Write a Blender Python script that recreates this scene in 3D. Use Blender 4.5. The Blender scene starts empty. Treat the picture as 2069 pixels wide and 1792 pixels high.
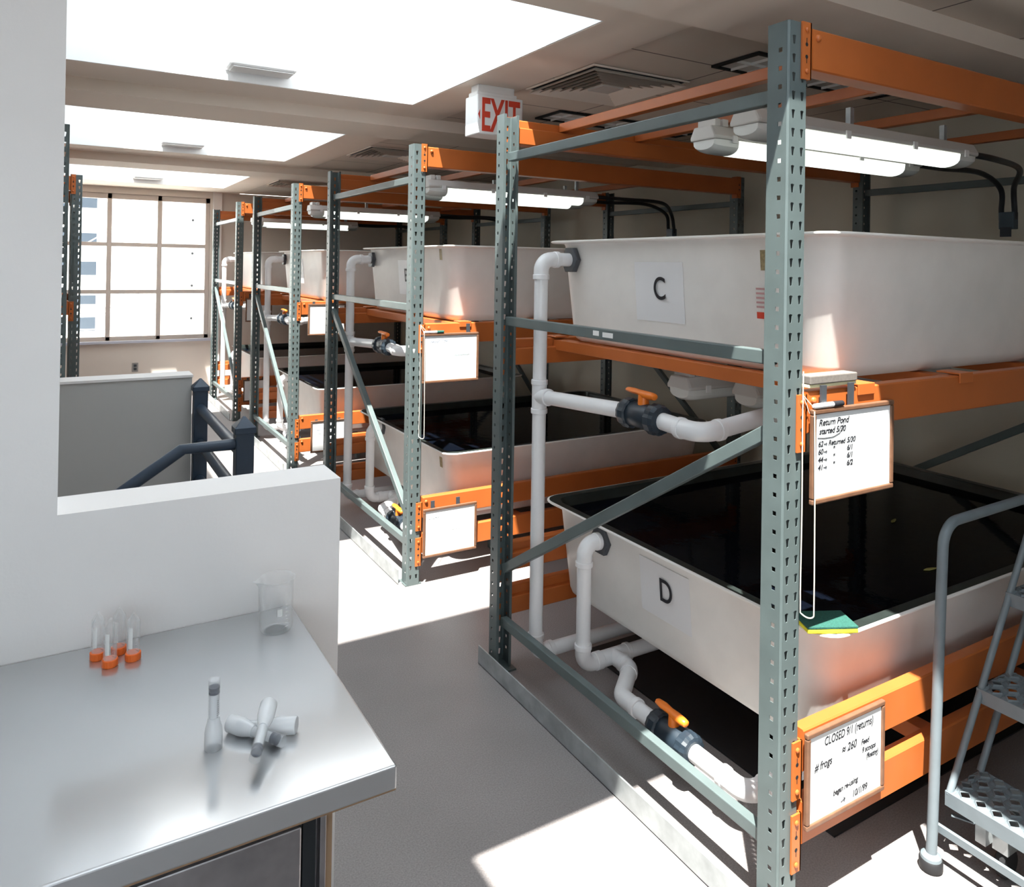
import bpy, math, random
from mathutils import Vector, Matrix
random.seed(7)
PI = math.pi
C = bpy.context.scene.collection

# ------------------------------------------------------------------ camera
CX, CY, CZ, YAW, PIT, ROLL, FPX, PPY = -1.684, -1.3856, 1.806, .535, .0056, .0157, 1528.94, 529.17
fw = Vector((math.sin(YAW)*math.cos(PIT), math.cos(YAW)*math.cos(PIT), math.sin(PIT)))
rr = Vector((math.cos(YAW), -math.sin(YAW), 0)); uu = rr.cross(fw)
r2 = rr*math.cos(ROLL) + uu*math.sin(ROLL); u2 = -rr*math.sin(ROLL) + uu*math.cos(ROLL)
cam_d = bpy.data.cameras.new('camera'); cam = bpy.data.objects.new('camera', cam_d); C.objects.link(cam)
cam.matrix_world = Matrix(((r2.x, u2.x, -fw.x, CX), (r2.y, u2.y, -fw.y, CY), (r2.z, u2.z, -fw.z, CZ), (0, 0, 0, 1)))
cam_d.sensor_fit = 'HORIZONTAL'; cam_d.sensor_width = 36
cam_d.lens = FPX/2069*36; cam_d.shift_y = -(896-PPY)/2069
cam_d.clip_start = .05; cam_d.clip_end = 300
bpy.context.scene.camera = cam

# ------------------------------------------------------------------ light
W = bpy.data.worlds.new('sky'); bpy.context.scene.world = W; W.use_nodes = True
bg = W.node_tree.nodes['Background']
bg.inputs[0].default_value = (.81, .90, 1.0, 1); bg.inputs[1].default_value = 5.5
sun_d = bpy.data.lights.new('sun', 'SUN'); sun = bpy.data.objects.new('sun', sun_d); C.objects.link(sun)
sun_d.energy = 26; sun_d.angle = math.radians(.55); sun_d.color = (1, .95, .88)
sun.rotation_euler = Vector((.25, .287, -1)).to_track_quat('-Z', 'Y').to_euler()
sun.location = (-3, -3, 9)
sc = bpy.context.scene
sc.view_settings.view_transform = 'Standard'; sc.view_settings.look = 'None'
sc.view_settings.gamma = 1; sc.view_settings.use_curve_mapping = False
sc.view_settings.exposure = -0.12
sc.cycles.use_denoising = True
sc.cycles.max_bounces = 10; sc.cycles.diffuse_bounces = 6; sc.cycles.glossy_bounces = 4
sc.cycles.transmission_bounces = 8; sc.cycles.transparent_max_bounces = 12
sc.cycles.sample_clamp_indirect = 8; sc.cycles.caustics_reflective = False; sc.cycles.caustics_refractive = False

# ------------------------------------------------------------------ materials
def mat(name, col, rough=.5, metal=0, noise=0, nscale=20, bump=0, bscale=60, spec=.5, emit=None, estr=0, trans=0, ior=1.45, alpha=1, coat=0):
    m = bpy.data.materials.new(name); m.use_nodes = True; nt = m.node_tree; b = nt.nodes['Principled BSDF']
    b.inputs['Base Color'].default_value = (*col, 1); b.inputs['Roughness'].default_value = rough
    b.inputs['Metallic'].default_value = metal; b.inputs['Specular IOR Level'].default_value = spec
    b.inputs['Transmission Weight'].default_value = trans; b.inputs['IOR'].default_value = ior
    b.inputs['Alpha'].default_value = alpha; b.inputs['Coat Weight'].default_value = coat
    if emit: b.inputs['Emission Color'].default_value = (*emit, 1); b.inputs['Emission Strength'].default_value = estr
    tc = nt.nodes.new('ShaderNodeTexCoord')
    if noise:
        n = nt.nodes.new('ShaderNodeTexNoise'); n.inputs['Scale'].default_value = nscale; n.inputs['Detail'].default_value = 5
        nt.links.new(tc.outputs['Object'], n.inputs['Vector'])
        mp = nt.nodes.new('ShaderNodeMapRange'); mp.inputs[1].default_value = .3; mp.inputs[2].default_value = .7
        mp.inputs[3].default_value = 1-noise; mp.inputs[4].default_value = 1+noise
        nt.links.new(n.outputs['Fac'], mp.inputs[0])
        mx = nt.nodes.new('ShaderNodeMix'); mx.data_type = 'RGBA'; mx.blend_type = 'MULTIPLY'; mx.inputs[0].default_value = 1
        mx.inputs[6].default_value = (*col, 1); nt.links.new(mp.outputs[0], mx.inputs[7])
        nt.links.new(mx.outputs[2], b.inputs['Base Color'])
    if bump:
        n2 = nt.nodes.new('ShaderNodeTexNoise'); n2.inputs['Scale'].default_value = bscale; n2.inputs['Detail'].default_value = 4
        nt.links.new(tc.outputs['Object'], n2.inputs['Vector'])
        bp = nt.nodes.new('ShaderNodeBump'); bp.inputs['Strength'].default_value = bump; bp.inputs['Distance'].default_value = .002
        nt.links.new(n2.outputs['Fac'], bp.inputs['Height']); nt.links.new(bp.outputs[0], b.inputs['Normal'])
    return m
M = {}
M['paint'] = mat('wall paint', (.82, .80, .79), .7, noise=.02, nscale=2, bump=.15, bscale=90)
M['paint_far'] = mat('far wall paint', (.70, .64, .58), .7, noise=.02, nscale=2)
M['beige'] = mat('beige wall paint', (.60, .56, .465), .75, noise=.03, nscale=3)
M['gyp'] = mat('ceiling paint', (.82, .73, .64), .8, noise=.02, nscale=3)
M['well'] = mat('skylight well paint', (.86, .86, .86), .8)
M['stairpaint_shade'] = mat('grey stair paint and wall shade', (.46, .46, .45), .7, noise=.02, nscale=2)  # grey darkened to put shade on the far knee wall; shared with stairs
M['steel'] = mat('blue grey enamel', (.102, .130, .131), .38, noise=.10, nscale=7, bump=.12, bscale=25)
M['steel_dark'] = mat('dark blue enamel', (.045, .075, .10), .35, noise=.08, nscale=9)
M['orange'] = mat('orange enamel', (.46, .122, .028), .38, noise=.07, nscale=6, bump=.08, bscale=20)
M['dark'] = mat('dark hole', (.01, .012, .014), .7)
M['galv'] = mat('galvanised steel', (.42, .45, .46), .42, metal=.6, noise=.18, nscale=14, bump=.2, bscale=40)
M['tank'] = mat('off white fibreglass', (.84, .82, .79), .42, noise=.035, nscale=8, bump=.12, bscale=14)
M['tank_in'] = mat('black gelcoat', (.022, .028, .026), .28, noise=.3, nscale=10)
M['pvc'] = mat('white pvc', (.80, .80, .81), .3, noise=.02, nscale=10)
M['valve'] = mat('grey plastic valve', (.018, .028, .040), .38)
M['hex'] = mat('dark grey nylon', (.055, .06, .07), .45)
M['handle'] = mat('orange plastic', (.82, .20, .02), .35)
M['red'] = mat('red print', (.62, .06, .03), .5)
M['pink'] = mat('faded red print', (.50, .28, .28), .5)
M['ink'] = mat('black ink', (.02, .02, .025), .5)
M['ink_blue'] = mat('faded blue ink', (.35, .45, .62), .5)
M['ink_faint'] = mat('faint teal ink', (.55, .72, .72), .5)
M['sheet'] = mat('laminated sheet', (.765, .76, .77), .3)
M['sticker'] = mat('tan sticker', (.32, .25, .13), .5, noise=.3, nscale=120)
M['wood'] = mat('brown board frame', (.17, .085, .05), .4, noise=.15, nscale=30)
M['board'] = mat('whiteboard enamel', (.84, .86, .87), .16)
M['white'] = mat('white plastic', (.82, .82, .81), .4)
M['fix'] = mat('grey fixture housing', (.62, .60, .57), .45)
M['lens'] = mat('lit lens', (.9, .92, .88), .3, emit=(.93, 1, .90), estr=1.8)
M['lens_off'] = mat('milky lens end', (.78, .79, .76), .25)
M['cord'] = mat('black rubber conduit', (.02, .022, .026), .4)
M['stainless'] = mat('brushed stainless steel', (.70, .71, .73), .2, metal=1, noise=.07, nscale=7, bump=.03, bscale=30)
nt = M['stainless'].node_tree; b = nt.nodes['Principled BSDF']; b2_ = nt.nodes.new('ShaderNodeBsdfPrincipled'); o_ = nt.nodes['Material Output']
b.inputs['Roughness'].default_value = .15
b2_.inputs['Base Color'].default_value = (.60, .61, .63, 1); b2_.inputs['Metallic'].default_value = 1; b2_.inputs['Roughness'].default_value = .55
mx = nt.nodes.new('ShaderNodeMixShader'); mx.inputs[0].default_value = .42
nt.links.new(b.outputs[0], mx.inputs[1]); nt.links.new(b2_.outputs[0], mx.inputs[2]); nt.links.new(mx.outputs[0], o_.inputs[0])
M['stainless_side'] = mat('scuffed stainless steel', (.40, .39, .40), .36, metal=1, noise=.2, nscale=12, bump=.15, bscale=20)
M['seal'] = mat('brown edge seal', (.27, .17, .10), .6)
M['rail'] = mat('navy painted steel', (.026, .045, .075), .38, noise=.1, nscale=10)
M['alu'] = mat('taupe window frame', (.62, .55, .50), .5)
M['alu2'] = mat('pale window sill', (.55, .57, .66), .45)
M['green'] = mat('green scouring fibre', (.018, .09, .07), .9, noise=.25, nscale=200, bump=.6, bscale=300)
M['yellow'] = mat('yellow sponge foam', (.80, .72, .03), .9, bump=.6, bscale=250)
M['grey_pad'] = mat('grey pad', (.17, .15, .135), .9, noise=.12, nscale=150)
M['cream'] = mat('cream foam', (.78, .72, .45), .9)
M['string'] = mat('cotton string', (.78, .72, .60), .9)
M['ladder'] = mat('grey ladder paint', (.155, .185, .205), .4, noise=.06, nscale=20)
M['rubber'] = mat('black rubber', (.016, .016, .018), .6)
M['cap'] = mat('orange cap plastic', (.90, .17, .03), .35)
M['stopper'] = mat('dark rubber stopper', (.03, .035, .06), .5)
M['facade'] = mat('pale concrete', (.80, .76, .72), .8, noise=.03, nscale=1)
M['facade2'] = mat('white stucco', (.84, .82, .78), .8)
M['glass_dark'] = mat('office glass', (.035, .05, .07), .5)
M['outgrey'] = mat('outdoor grey metal', (.45, .45, .47), .5)
M['tan'] = mat('tan electrical box', (.30, .29, .28), .5)
M['debris'] = mat('yellowish sliver', (.30, .27, .08), .6)

def glass(name, rough=0):
    m = bpy.data.materials.new(name); m.use_nodes = True; nt = m.node_tree
    for n in list(nt.nodes): nt.nodes.remove(n)
    o = nt.nodes.new('ShaderNodeOutputMaterial'); t = nt.nodes.new('ShaderNodeBsdfTransparent'); g = nt.nodes.new('ShaderNodeBsdfGlossy')
    t.inputs[0].default_value = (.96, .98, .98, 1); g.inputs['Roughness'].default_value = .02
    mx = nt.nodes.new('ShaderNodeMixShader'); lw = nt.nodes.new('ShaderNodeLayerWeight'); lw.inputs[0].default_value = .12
    mm = nt.nodes.new('ShaderNodeMath'); mm.operation = 'MULTIPLY'; mm.inputs[1].default_value = .8
    nt.links.new(lw.outputs['Fresnel'], mm.inputs[0]); nt.links.new(mm.outputs[0], mx.inputs[0])
    nt.links.new(t.outputs[0], mx.inputs[1]); nt.links.new(g.outputs[0], mx.inputs[2]); nt.links.new(mx.outputs[0], o.inputs[0])
    return m
M['pane'] = glass('window glass')
def plastic(name, col, body, edge):
    m = bpy.data.materials.new(name); m.use_nodes = True; nt = m.node_tree; b = nt.nodes['Principled BSDF']; o = nt.nodes['Material Output']
    b.inputs['Base Color'].default_value = (*col, 1); b.inputs['Roughness'].default_value = .15
    t = nt.nodes.new('ShaderNodeBsdfTransparent'); mx = nt.nodes.new('ShaderNodeMixShader'); lw = nt.nodes.new('ShaderNodeLayerWeight'); lw.inputs[0].default_value = .35
    mp = nt.nodes.new('ShaderNodeMapRange'); mp.inputs[3].default_value = body; mp.inputs[4].default_value = edge
    nt.links.new(lw.outputs['Facing'], mp.inputs[0]); nt.links.new(mp.outputs[0], mx.inputs[0])
    nt.links.new(t.outputs[0], mx.inputs[1]); nt.links.new(b.outputs[0], mx.inputs[2]); nt.links.new(mx.outputs[0], o.inputs[0]); return m
M['labglass'] = plastic('laboratory glass', (.88, .91, .93), .02, .42)
M['clear'] = plastic('clear polystyrene', (.80, .83, .86), .14, .45)
M['milky'] = plastic('milky plastic', (.86, .88, .90), .55, .85)

# floor: speckled seamless epoxy
m = mat('speckled epoxy floor', (.40, .36, .335), .42, bump=.1, bscale=180); M['floor'] = m
nt = m.node_tree; b = nt.nodes['Principled BSDF']; tc = nt.nodes['Texture Coordinate']
n = nt.nodes.new('ShaderNodeTexNoise'); n.inputs['Scale'].default_value = 190; n.inputs['Detail'].default_value = 3
n2 = nt.nodes.new('ShaderNodeTexNoise'); n2.inputs['Scale'].default_value = 3
cr = nt.nodes.new('ShaderNodeValToRGB'); cr.color_ramp.elements[0].position = .32; cr.color_ramp.elements[1].position = .68
cr.color_ramp.elements[0].color = (.215, .195, .195, 1); cr.color_ramp.elements[1].color = (.305, .28, .275, 1)
mx = nt.nodes.new('ShaderNodeMix'); mx.data_type = 'RGBA'; mx.blend_type = 'MULTIPLY'; mx.inputs[0].default_value = 1
mp = nt.nodes.new('ShaderNodeMapRange'); mp.inputs[1].default_value = .3; mp.inputs[2].default_value = .7; mp.inputs[3].default_value = .93; mp.inputs[4].default_value = 1.06
nt.links.new(tc.outputs['Object'], n.inputs['Vector']); nt.links.new(tc.outputs['Object'], n2.inputs['Vector'])
nt.links.new(n.outputs['Fac'], cr.inputs[0]); nt.links.new(n2.outputs['Fac'], mp.inputs[0])
nt.links.new(cr.outputs[0], mx.inputs[6]); nt.links.new(mp.outputs[0], mx.inputs[7]); nt.links.new(mx.outputs[2], b.inputs['Base Color'])

# ceiling tile: 0.61 m grid with thin dark lines (world placed)
m = mat('ceiling tile', (.56, .51, .46), .9, bump=.1, bscale=120); M['tile'] = m
nt = m.node_tree; b = nt.nodes['Principled BSDF']; tc = nt.nodes['Texture Coordinate']
sp = nt.nodes.new('ShaderNodeSeparateXYZ'); nt.links.new(tc.outputs['Object'], sp.inputs[0])
def gridline(out, off):
    a = nt.nodes.new('ShaderNodeMath'); a.operation = 'SUBTRACT'; a.inputs[1].default_value = off; nt.links.new(out, a.inputs[0])
    w = nt.nodes.new('ShaderNodeMath'); w.operation = 'PINGPONG'; w.inputs[1].default_value = .305; nt.links.new(a.outputs[0], w.inputs[0])
    l = nt.nodes.new('ShaderNodeMath'); l.operation = 'LESS_THAN'; l.inputs[1].default_value = .0045; nt.links.new(w.outputs[0], l.inputs[0])
    return l.outputs[0]
gx = gridline(sp.outputs[0], .40); gy = gridline(sp.outputs[1], 1.168)
mxx = nt.nodes.new('ShaderNodeMath'); mxx.operation = 'MAXIMUM'; nt.links.new(gx, mxx.inputs[0]); nt.links.new(gy, mxx.inputs[1])
mc = nt.nodes.new('ShaderNodeMix'); mc.data_type = 'RGBA'; mc.inputs[6].default_value = (.70, .62, .54, 1); mc.inputs[7].default_value = (.14, .12, .11, 1)
nt.links.new(mxx.outputs[0], mc.inputs[0]); nt.links.new(mc.outputs[2], b.inputs['Base Color'])

# water: dark, slightly rippled
m = mat('black tank water', (.002, .003, .006), .03, bump=.25, bscale=16, spec=.5, ior=1.12); M['water'] = m

# ------------------------------------------------------------------ mesh builder
class MB:
    def __init__(s): s.v = []; s.f = []; s.m = []; s.mats = []; s.mi = 0
    def use(s, key):
        if key not in s.mats: s.mats.append(key)
        s.mi = s.mats.index(key); return s
    def add(s, vs, fs):
        k = len(s.v); s.v += [tuple(v) for v in vs]
        for f in fs: s.f.append(tuple(i+k for i in f)); s.m.append(s.mi)
    def box(s, x0, x1, y0, y1, z0, z1):
        s.add([(x0,y0,z0),(x1,y0,z0),(x1,y1,z0),(x0,y1,z0),(x0,y0,z1),(x1,y0,z1),(x1,y1,z1),(x0,y1,z1)],
              [(0,3,2,1),(4,5,6,7),(0,1,5,4),(1,2,6,5),(2,3,7,6),(3,0,4,7)]); return s
    def bar(s, p, q, w, h, up=(0,0,1)):            # rectangular bar from p to q
        p, q = Vector(p), Vector(q); d = (q-p).normalized(); u = Vector(up)
        if abs(d.dot(u)) > .98: u = Vector((1,0,0))
        a = d.cross(u).normalized(); b = a.cross(d).normalized(); a *= w/2; b *= h/2
        s.add([p-a-b,p+a-b,p+a+b,p-a+b,q-a-b,q+a-b,q+a+b,q-a+b], [(0,1,2,3),(7,6,5,4),(0,4,5,1),(1,5,6,2),(2,6,7,3),(3,7,4,0)]); return s
    def tube(s, path, r, n=14, cap=True):
        P_ = [Vector(p) for p in path]; rs = r if isinstance(r, (list, tuple)) else [r]*len(P_)
        rings = []; t0 = (P_[1]-P_[0]).normalized(); ref = Vector((0,0,1)) if abs(t0.z) < .9 else Vector((1,0,0))
        a = t0.cross(ref).normalized()
        for i, p in enumerate(P_):
            t = (P_[min(i+1,len(P_)-1)]-P_[max(i-1,0)]).normalized()
            a = (a - t*a.dot(t)).normalized(); b = t.cross(a)
            rings.append([p+(a*math.cos(2*PI*k/n)+b*math.sin(2*PI*k/n))*rs[i] for k in range(n)])
        k0 = len(rings); vs = [v for rg in rings for v in rg]; fs = []
        for i in range(k0-1):
            for k in range(n): fs.append((i*n+k, i*n+(k+1)%n, (i+1)*n+(k+1)%n, (i+1)*n+k))
        if cap: fs.append(tuple(range(n-1,-1,-1))); fs.append(tuple((k0-1)*n+k for k in range(n)))
        s.add(vs, fs); return s
    def loft(s, rings, keys=None, cap0=True, cap1=True, close=True):
        n = len(rings[0]); base = len(s.v); s.v += [tuple(v) for r in rings for v in r]
        for i in range(len(rings)-1):
            if keys: s.use(keys[i])
            for k in range(n if close else n-1):
                s.f.append((base+i*n+k, base+i*n+(k+1)%n, base+(i+1)*n+(k+1)%n, base+(i+1)*n+k)); s.m.append(s.mi)
        if cap0:
            if keys: s.use(keys[0])
            s.f.append(tuple(base+k for k in range(n-1,-1,-1))); s.m.append(s.mi)
        if cap1:
            if keys: s.use(keys[-1])
            s.f.append(tuple(base+(len(rings)-1)*n+k for k in range(n))); s.m.append(s.mi)
        return s
    def lathe(s, prof, c=(0,0,0), n=24, mtx=None):       # prof: (r, z) list
        rings = []
        for r, z in prof:
            rg = [Vector((r*math.cos(2*PI*k/n), r*math.sin(2*PI*k/n), z)) for k in range(n)]
            if mtx: rg = [mtx @ v for v in rg]
            rings.append([v+Vector(c) for v in rg])
        return s.loft(rings)
    def build(s, name, m=None, parent=None, smooth=None, bevel=0, seg=2, solid=0, off=-1):
        me = bpy.data.meshes.new(name); me.from_pydata(s.v, [], s.f); me.update()
        keys = s.mats if s.mats else [m]
        for k in keys: me.materials.append(M[k] if isinstance(k, str) else k)
        for i, p in enumerate(me.polygons): p.material_index = s.m[i] if s.mats else 0
        o = bpy.data.objects.new(name, me); C.objects.link(o)
        if smooth is not None:
            me.polygons.foreach_set('use_smooth', [True]*len(me.polygons)); me.set_sharp_from_angle(angle=math.radians(smooth))
        if solid:
            md = o.modifiers.new('thickness', 'SOLIDIFY'); md.thickness = solid; md.offset = off
        if bevel:
            md = o.modifiers.new('bevel', 'BEVEL'); md.width = bevel; md.segments = seg; md.limit_method = 'ANGLE'; md.angle_limit = math.radians(50)
        if parent: o.parent = parent
        return o
def empty(name, loc=(0,0,0), rz=0):
    o = bpy.data.objects.new(name, None); C.objects.link(o); o.location = loc; o.rotation_euler = (0,0,rz); o.empty_display_size = .05
    return o
def tag(o, label=None, cat=None, group=None, kind=None):
    if label: o['label'] = label
    if cat: o['category'] = cat
    if group: o['group'] = group
    if kind: o['kind'] = kind
    return o
def kids(o): return [c for c in bpy.data.objects if c.parent == o]
def copy_tree(o, parent=None):
    c = o.copy(); C.objects.link(c)
    if parent: c.parent = parent
    for ch in kids(o): copy_tree(ch, c)
    return c
def struct(o): o['kind'] = 'structure'; return o
def fillet(pts, rad, n=7):
    P_ = [Vector(p) for p in pts]; out = [P_[0]]
    for i in range(1, len(P_)-1):
        a = (P_[i-1]-P_[i]).normalized(); b = (P_[i+1]-P_[i]).normalized(); ang = a.angle(b)
        t = rad/math.tan(ang/2); c = P_[i]+(a+b).normalized()*(rad/math.sin(ang/2))
        s0 = P_[i]+a*t-c; s1 = P_[i]+b*t-c; w = s0.angle(s1); ax = s0.cross(s1).normalized()
        for k in range(n+1): out.append(c+Matrix.Rotation(w*k/n, 3, ax) @ s0)
    out.append(P_[-1]); return out
def arrow_text(s_, size, m, parent, name, origin, xdir, ydir, shear=0, xs=1, extr=.0006, align='LEFT', bold=0):
    cu = bpy.data.curves.new(name, 'FONT'); cu.body = s_; cu.size = size; cu.extrude = extr; cu.shear = shear; cu.align_x = align; cu.offset = bold
    to = bpy.data.objects.new(name+'_t', cu); C.objects.link(to)
    dg = bpy.context.evaluated_depsgraph_get(); me = bpy.data.meshes.new_from_object(to.evaluated_get(dg))
    bpy.data.objects.remove(to); bpy.data.curves.remove(cu)
    xd, yd = Vector(xdir).normalized(), Vector(ydir).normalized(); zd = xd.cross(yd); o3 = Vector(origin)
    for v in me.vertices: v.co = o3 + xd*(v.co.x*xs) + yd*v.co.y + zd*v.co.z
    me.materials.clear(); me.materials.append(M[m]); o = bpy.data.objects.new(name, me); C.objects.link(o)
    if parent: o.parent = parent
    return o

# ================================================================== the room
XW, XE, YS, YN, ZC, ZT = -4.45, 2.86, -3.3, 9.6, 2.75, 3.97
WELLS = [(-1.95, -.13), (.93, 2.775), (3.98, 5.80), (7.05, 8.92)]
WX0, WX1 = -1.76, .085
HX0, HX1, HY0, HY1 = XW, -1.16, .86, 2.87       # stair opening
mb = MB()
mb.box(XW, XE, YS, HY0, -.2, 0); mb.box(XW, XE, HY1, YN, -.2, 0); mb.box(HX1, XE, HY0, HY1, -.2, 0)
struct(mb.build('floor', 'floor'))
mb = MB().use('gyp')
ys = [YS]+[y for w in WELLS for y in w]+[YN]
mb.box(XW, WX0, YS, YN, ZC, ZT); mb.box(WX1, .405, YS, YN, ZC, ZT)
for i in range(0, len(ys), 2): mb.box(WX0, WX1, ys[i], ys[i+1], ZC, ZT)
struct(mb.build('ceiling'))
struct(MB().box(.405, XE, YS, YN, ZC+.004, ZT).build('ceiling', 'tile'))
# white lining of the wells and roof curb
mb = MB().use('well'); e = .008
for y0, y1 in WELLS:
    mb.box(WX0, WX1, y0, y0+e, ZC+.002, ZT); mb.box(WX0, WX1, y1-e, y1, ZC+.002, ZT)
    mb.box(WX0, WX0+e, y0, y1, ZC+.002, ZT); mb.box(WX1-e, WX1, y0, y1, ZC+.002, ZT)
    mb.box(WX0, -1.60, y0, y1, ZT-.06, ZT)
struct(mb.build('trim_1'))
for i, (y0, y1) in enumerate(((-2.85, -2.42), (.20, .63), (3.12, 3.60), (6.17, 6.65))):
    struct(MB().box(XW, XE, y0, y1, 2.68, ZC+.01).build('trim_%d' % (i+2), 'gyp'))
for i, (y0, y1) in enumerate(WELLS):
    w = struct(MB().box(-1.60, WX1, y0, y0+.04, ZT, ZT+.05).box(-1.60, WX1, y1-.04, y1, ZT, ZT+.05).box(-1.62, -1.58, y0, y1, ZT, ZT+.05).box(WX1-.02, WX1+.02, y0, y1, ZT, ZT+.05).build('window_%d' % (i+2), 'alu'))
    MB().box(-1.62, WX1+.02, y0, y1, ZT+.055, ZT+.063).build('pane', 'pane', w)
    if 0 < i:
        s = empty('wall_light', (-.81, y1-.008, 2.875))
        tag(s, ['', 'white box light on the end wall of the nearest skylight well in view', 'white box light in the middle skylight well',
                'white box light in the farthest skylight well'][i], 'light', 'box lights in the skylight wells')
        MB().box(-.17, .17, -.16, -.006, -.075, .075).build('housing', 'well', s, bevel=.02, seg=3)
        MB().box(-.165, .165, -.006, 0, -.07, .07).build('backplate', 'white', s)
        MB().box(-.15, .15, -.145, -.02, -.079, -.0755).build('louvre', 'white', s)

# column wall and near knee wall, one continuous partition
KT = 1.2
mb = MB().box(XW, -1.687, .70, .86, 0, ZC).box(-1.687, -1.0, .70, .86, 0, KT).box(XW, -1.16, .70, .86, -2.6, 0)
struct(mb.build('wall_left', 'paint'))
struct(MB().box(XW, -1.095, 2.87, 3.02, 0, KT).box(XW, -1.16, 2.87, 3.02, -2.6, 0).build('wall_stair', 'stairpaint_shade'))  # wall colour holds the shade on its face
struct(MB().box(XW, -1.09, 2.865, 3.025, KT, KT+.012).build('trim_7', 'paint'))  # light cap added to keep the wall top bright above the shaded grey
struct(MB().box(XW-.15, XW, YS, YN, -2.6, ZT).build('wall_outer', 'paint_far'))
struct(MB().box(XE, XE+.15, YS, YN, 0, ZT).build('wall_right', 'beige'))
NX0, NX1, NZ0, NZ1 = -4.4, -1.75, .5, 2.5  # unseen window opening, added to brighten the near partition
struct(MB().box(XW, NX0, YS-.15, YS, 0, ZT).box(NX1, XE, YS-.15, YS, 0, ZT).box(NX0, NX1, YS-.15, YS, 0, NZ0).box(NX0, NX1, YS-.15, YS, NZ1, ZT).build('wall_near', 'paint'))
nw = MB()
for k in range(5): nw.box(NX0+k*(NX1-NX0)/4-.03, NX0+k*(NX1-NX0)/4+.03, YS-.1, YS-.04, NZ0, NZ1)
for k in range(4): nw.box(NX0, NX1, YS-.1, YS-.04, NZ0+k*(NZ1-NZ0)/3-.03, NZ0+k*(NZ1-NZ0)/3+.03)
nw = struct(nw.build('window_6', 'alu')); MB().box(NX0, NX1, YS-.075, YS-.069, NZ0, NZ1).build('pane', 'pane', nw)
# far wall with window
WZ0, WZ1, WR, WLx = .765, 2.665, .03, -3.6
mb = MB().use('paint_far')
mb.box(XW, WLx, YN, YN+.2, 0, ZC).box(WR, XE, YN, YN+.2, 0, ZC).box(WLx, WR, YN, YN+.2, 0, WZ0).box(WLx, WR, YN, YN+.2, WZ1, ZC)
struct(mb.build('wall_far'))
struct(MB().box(WR+.03, WR+.14, YN-.05, YN, 0, ZC).build('trim_6', 'paint'))
win = MB()
cols = [.03]+[-.565-.59*k for k in range(6)]
for k, x in enumerate(cols): win.box(x-.055, x, YN+.03, YN+.10, WZ0, WZ1)
rows = [WZ0, 1.395, 2.008, WZ1]
win.box(WLx, WR, YN+.03, YN+.10, WZ0, WZ0+.05); win.box(WLx, WR, YN+.03, YN+.10, WZ1-.07, WZ1)
for z in rows[1:3]: win.box(WLx, WR, YN+.035, YN+.095, z-.025, z+.025)
win = struct(win.build('window_1', 'alu', bevel=.004))
for k in range(6):
    for j in range(3):
        MB().box(cols[k+1]-.01, cols[k]-.05, YN+.06, YN+.066, rows[j]+.02, rows[j+1]-.02).build('pane', 'pane', win)
MB().box(WLx-.02, WR+.04, YN-.05, YN+.05, WZ0-.035, WZ0-.002).build('window_sill', 'alu2', win, bevel=.004)

# stair flight going down to the left
st = MB(); n = 11
for k in range(n):
    st.box(HX1-.28*(k+1)-.002, HX1-.28*k-.002, HY0+.002, HY1-.002, -.18*(k+1)-.2, -.18*(k+1))
st = tag(st.build('staircase', 'stairpaint_shade'), 'flight of stairs going down behind the low wall', 'stairs')
struct(MB().box(HX1, HX1+.02, HY0, HY1, -2.6, -.2).build('wall_shaft', 'paint'))

# guard rail at the head of the stairs
gr = empty('guard_rail', (-1.06, 1.724, 0))
tag(gr, 'navy blue steel guard rail with two square posts at the stair head', 'railing')
for y in (0, 1.106):
    p = MB().box(-.034, .034, y-.034, y+.034, 0, 1.145).build('post', 'rail', gr, bevel=.004)
    w = .040; c = MB(); z = 1.145
    c.loft([[(-w,y-w,z-.012),(w,y-w,z-.012),(w,y+w,z-.012),(-w,y+w,z-.012)], [(-w,y-w,z+.012),(w,y-w,z+.012),(w,y+w,z+.012),(-w,y+w,z+.012)], [(-.004,y-.004,z+.052),(.004,y-.004,z+.052),(.004,y+.004,z+.052),(-.004,y+.004,z+.052)]])
    c.build('post_cap', 'rail', p, bevel=.003)
for z in (1.045, .865, .68, .49, .30, .12):
    MB().tube([(0, .03, z), (0, 1.08, z)], .024).build('rail', 'rail', gr, smooth=40)
hr = empty('handrail', (-1.094, 1.724, 1.09))
tag(hr, 'navy blue tubular handrail bending down over the stairs', 'handrail')
MB().tube([(0,0,0), (-.19,0,0), (-2.6,0,-1.60)], .022).build('tube', 'rail', hr, smooth=60)
for x in (-.9, -2.2): MB().tube([(x, 0, -.02-(abs(x)-.19)*.664), (x, 0, -.7-(abs(x)-.19)*.664)], .014).build('bracket_post', 'rail', hr, smooth=60)

# outlet on the far wall
ou = empty('wall_outlet', (-.858, YN, .411)); tag(ou, 'grey double outlet under the far window', 'outlet')
MB().box(-.036, .036, -.006, 0, -.058, .058).build('cover_plate', 'tan', ou, bevel=.002)
for z in (-.022, .022): MB().box(-.017, .017, -.009, -.006, z-.015, z+.015).build('socket', 'hex', ou)

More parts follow.
